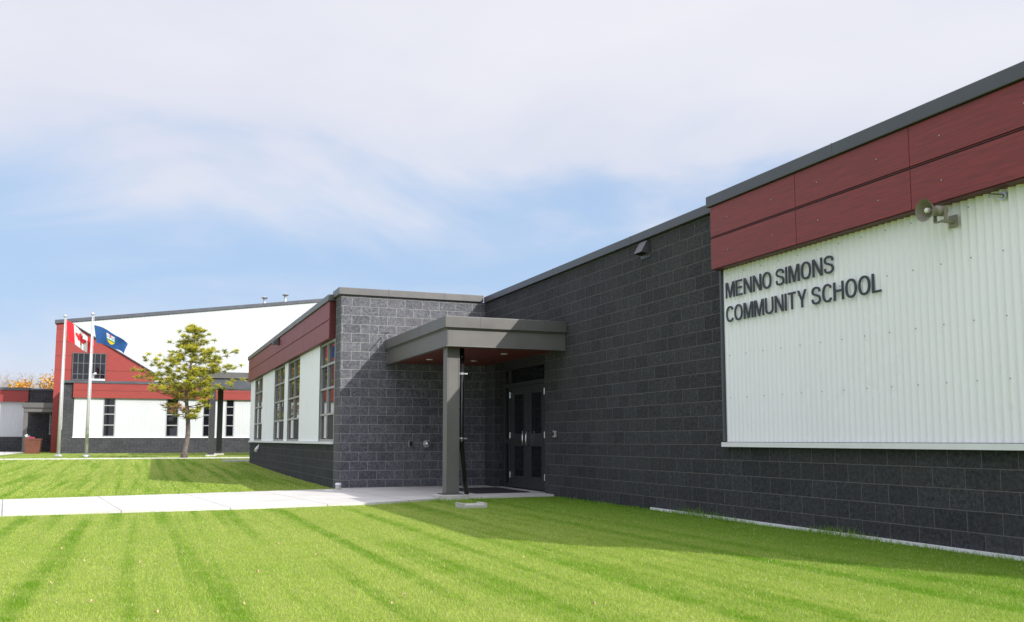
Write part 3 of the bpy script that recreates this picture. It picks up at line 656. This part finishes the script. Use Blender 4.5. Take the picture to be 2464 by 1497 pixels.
flag('flag','red and white flag with a red maple leaf, drooping from the left pole',(x1_+.07,PY1-.02,z1_-.25),1.55,1.04,(1,-.15,-.62),(.12,0,-1),.045,lambda u:0 if (u<.25 or u>.75) else 1,'leaf',.26)
flag('flag','blue flag with a gold and green shield flying from the right pole',(x2_+.08,PY2-.02,z2_-.60),1.60,.88,(1,-.25,-.24),(.16,0,-1),.085,lambda u:0,'shield',.34)
# ------------------------------------------------ PINE
def pine():
    by=45.0; b=hit(441,1111,1,by); bx=b.x; zb=gz(by)
    t=thing('pine_tree',(bx,by,zb),'sparse yellow green pine with crooked trunk standing on the lawn','tree')
    H=hit(465,781,1,by).z-zb
    def tr(h): return Vector((bx+.10*math.sin(h*1.5)*min(1,h)+.035*h+.02,by+.05*math.sin(h*1.9),zb+h))
    hs=[i*H/18 for i in range(19)]
    m=MB(); m.tube([tr(h) for h in hs],[.115*(1-.9*h/H)+.012+(.05 if h<.2 else 0) for h in hs],10); m.build('trunk',M['bark'],t,smooth=True)
    br=MB(); nd=MB(); dd=MB(); rd=random.Random(57)
    def tuft(p,r,n,shade,tgt):
        for i in range(n):
            d=Vector((rd.gauss(0,1),rd.gauss(0,1),rd.gauss(0,.6)+.35)).normalized()
            s=d.cross(Vector((rd.gauss(0,1),rd.gauss(0,1),rd.gauss(0,1)))).normalized()
            L_=r*rd.uniform(.4,1.2); w=.012
            q=p+d*L_*.1
            tgt.add([q-s*w,q+s*w,p+d*L_],[(0,1,2)],0,max(.02,min(1,shade+rd.uniform(-.2,.2)+.25*d.z)))  # higher and upward needles get a lighter tint: sunlit tops painted in
    rows=[(.30,1.4),(.36,2.0),(.42,1.9),(.475,2.1),(.53,1.95),(.585,1.9),(.64,2.05),(.70,1.75),(.76,1.2),(.81,1.0),(.86,.85),(.91,.7),(.955,.5)]
    ai=0
    for wi,(f,Lw) in enumerate(rows):
        nb=6 if f<.75 else 7
        for q in range(nb):
            ai+=1; a=ai*2.39996+rd.uniform(-.4,.4); dr=Vector((math.cos(a),math.sin(a),0)); fj=min(.985,f+rd.uniform(-.025,.025)); h=fj*H
            L_=Lw*rd.uniform(.5,1.08)
            if wi in(6,7) and dr.x>0: L_*=1.12
            if wi in (7,8) and dr.x<0: L_*=.72
            p0=tr(h); pts=[p0]; sag=rd.uniform(.0,.24) if f>.4 else rd.uniform(-.1,.12)
            side=Vector((-dr.y,dr.x,0))*rd.uniform(-.3,.3); K=6
            for k in range(1,K+1):
                u=k/K; pts.append(p0+dr*L_*u+side*L_*u*u+Vector((0,0,L_*(sag*u+.13*u*u*u))))
            br.tube(pts,[.025*(1-.8*k/K)*(1.2-f*.6) for k in range(K+1)],5,False)
            bare=f<.38
            cnt=max(3,int(L_*6.6))
            for k in range(cnt):
                u=min(1,.34+.66*(k+rd.random()*.7)/cnt)
                if f>.84: u=.15+.85*rd.random()
                j=min(K-1,int(u*K)); pq=pts[j].lerp(pts[j+1],u*K-j)
                off=Vector((rd.gauss(0,.2),rd.gauss(0,.2),rd.uniform(-.03,.13)))*min(1,L_)
                br.tube([pq,pq+off],[.008,.005],4,False)
                if bare and rd.random()<.35: continue
                dry=f<.45 and dr.x<.2 and rd.random()<.6
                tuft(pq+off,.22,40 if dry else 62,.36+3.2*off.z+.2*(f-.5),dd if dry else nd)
    tuft(tr(H*.98),.2,80,.6,nd); tuft(tr(H*.95)+Vector((.1,0,0)),.2,60,.5,nd)
    br.build('branches',M['bark'],t); nd.build('crown',M['needle'],t); dd.build('crown',M['needle_dry'],t,label='dry orange brown needles low on the left')
pine()
# ------------------------------------------------ autumn trees behind
def decid(x,y,h,w,mat,nl,label,seed):
    rd=random.Random(seed); zb=.25
    t=thing('autumn_tree',(x,y,zb),label,'tree','autumn trees behind the far wing')
    m=MB(); m.tube([(x,y,zb),(x+.1,y,zb+h*.4),(x+.05,y,zb+h*.85)],[.22,.14,.03],7); m.build('trunk',M['bark'],t)
    br=MB(); lf=MB()
    for i in range(46):
        f=rd.uniform(.25,.9); a=rd.random()*6.28; L_=w*(1.1-abs(f-.5))*rd.uniform(.5,1); p0=Vector((x+.07,y,zb+h*f*.85)); d=Vector((math.cos(a),math.sin(a),rd.uniform(.7,1.5))).normalized()
        p1=p0+d*L_; br.tube([p0,(p0+p1)/2+Vector((0,0,-.05)),p1],[.04,.025,.01],4,False)
        for k in range(nl):
            c=p0.lerp(p1,rd.uniform(.35,1.08))+Vector((rd.gauss(0,.3),rd.gauss(0,.3),rd.gauss(0,.3)))
            if mat is M['twig']:
                e=c+Vector((rd.gauss(0,.3),rd.gauss(0,.3),rd.uniform(.1,.6))); s=Vector((.012,0,0)); lf.add([c-s,c+s,e],[(0,1,2)],0,rd.random()+.01)
            else:
                s=Vector((rd.gauss(0,1),rd.gauss(0,1),rd.gauss(0,1))).normalized()*.11; q=s.cross(Vector((rd.random(),rd.random(),.3))).normalized()*.08
                lf.add([c-s,c-q,c+s,c+q],[(0,1,2,3)],0,rd.random()*.98+.01)
    br.build('branches',M['twig'] if mat is M['twig'] else M['bark'],t); lf.build('crown',mat,t)
AT=[(-2,892,104,'twig','bare grey tree at the far left edge behind the wing'),(22,882,110,'twig','taller bare tree second from the left edge'),(48,893,100,'yellow','golden leaved tree behind the far wing, the left of the two golden ones'),
    (72,878,112,'twig','tall bare tree between the two golden trees'),(98,884,118,'twig','bare tree just left of the right golden tree'),(122,874,98,'yellow','golden leaved tree beside the gymnasium corner')]
for i,(px,py,Y,k,lb) in enumerate(AT):
    p=hit(px,py,1,Y); decid(p.x,Y,p.z-.4,2.6 if k=='twig' else 1.9,M[k],26 if k=='twig' else 34,lb,i+3)
# ------------------------------------------------ fallen leaves
LP=[(222,1447),(376,1473),(338,1352),(345,1362),(500,1352),(620,1375),(762,1335),(945,1452),(972,1432),(590,1452),(1430,1452),(1262,1340),(205,1349),(440,1330),(668,1308),(100,1290),(150,1320),(125,1402)]
for i,(px,py) in enumerate(LP):
    p=hit(px,py,2,.022); rd=random.Random(i); a=rd.random()*6.28; s=rd.uniform(.011,.018)
    pts=[]
    for k in range(10):
        th=2*math.pi*k/10; r=s*(1 if k%2 else .65); pts.append((p.x+r*math.cos(th+a),p.y+r*.8*math.sin(th+a),.026+.010*math.cos(2*th)))
    pts.append((p.x,p.y,.021))
    m=MB(); m.add(pts,[(k,(k+1)%10,10) for k in range(10)]); o=m.build('fallen_leaf',M['leafdry']); tag(o,'small dry tan leaf lying on the front lawn','leaf','fallen leaves on the lawn')
# ------------------------------------------------ light
sd=Vector((1,-1.65,1.2)); el=math.atan2(sd.z,math.hypot(sd.x,sd.y)); az=math.atan2(sd.x,sd.y)
ld=bpy.data.lights.new('sun','SUN'); ld.energy=5.0; ld.angle=R_(.55); ld.color=(1,.955,.88)
lo=bpy.data.objects.new('sun',ld); C.objects.link(lo); lo.rotation_euler=(-sd).to_track_quat('-Z','Y').to_euler(); lo.location=(20,-30,30)
W=bpy.data.worlds.new('World'); S.world=W; W.use_nodes=True; N=W.node_tree.nodes; L=W.node_tree.links
bg=N['Background']; bg.inputs[1].default_value=.1
sk=N.new('ShaderNodeTexSky'); sk.sky_type='NISHITA'; sk.sun_disc=False; sk.sun_elevation=el; sk.sun_rotation=az; sk.air_density=1.0; sk.dust_density=1.0
tc=N.new('ShaderNodeTexCoord'); sp=N.new('ShaderNodeSeparateXYZ'); L.new(tc.outputs['Generated'],sp.inputs[0])
mp=N.new('ShaderNodeMapping'); mp.inputs['Scale'].default_value=(1.4,1.4,4.0); mp.inputs['Rotation'].default_value=(.12,.15,0); mp.inputs['Location'].default_value=(.3,.7,.2); L.new(tc.outputs['Generated'],mp.inputs[0])
n1=N.new('ShaderNodeTexNoise'); n1.inputs['Scale'].default_value=1.9; n1.inputs['Detail'].default_value=7; n1.inputs['Roughness'].default_value=.5; n1.inputs['Distortion'].default_value=.7; L.new(mp.outputs[0],n1.inputs['Vector'])
zv=math_n(N,L,'ADD',sp.outputs[2],math_n(N,L,'MULTIPLY',math_n(N,L,'SUBTRACT',n1.outputs['Fac'],.5),.30))
rp=N.new('ShaderNodeValToRGB'); L.new(zv,rp.inputs[0]); cr=rp.color_ramp; cr.interpolation='B_SPLINE'
cr.elements[0].position=0; cr.elements[0].color=(.75,.75,.75,1); cr.elements[1].position=1; cr.elements[1].color=(.99,.99,.99,1)
for p_,v_ in ((.08,.62),(.125,.40),(.165,.06),(.20,.06),(.235,.45),(.27,.88),(.33,.99)):
    e_=cr.elements.new(p_); e_.color=(v_,v_,v_,1)
n2=N.new('ShaderNodeTexNoise'); n2.inputs['Scale'].default_value=1.8; n2.inputs['Detail'].default_value=6; n2.inputs['Roughness'].default_value=.5; L.new(mp.outputs[0],n2.inputs['Vector'])
cc=mixc(N,L,mapr(N,L,n2.outputs['Fac'],.35,.68,0,1),(7.75,7.9,8.9),(8.6,8.65,9.3))
dn=N.new('ShaderNodeVectorMath'); dn.operation='DOT_PRODUCT'; L.new(tc.outputs['Generated'],dn.inputs[0]); dn.inputs[1].default_value=tuple(sd.normalized())
gl_=math_n(N,L,'POWER',math_n(N,L,'MAXIMUM',dn.outputs['Value'],0),2.0)
zs=mapr(N,L,sp.outputs[2],.45,.85,1,1.25)
sc=math_n(N,L,'ADD',zs,math_n(N,L,'MULTIPLY',gl_,1.7))
vm=N.new('ShaderNodeVectorMath'); vm.operation='SCALE'; L.new(cc,vm.inputs[0]); L.new(sc,vm.inputs['Scale'])
hz=mixc(N,L,.75,sk.outputs[0],(4.6,6.7,9.9))
L.new(mixc(N,L,rp.outputs[0],hz,vm.outputs[0]),bg.inputs[0])
S.view_settings.view_transform='Standard'; S.view_settings.look='None'; S.view_settings.exposure=0
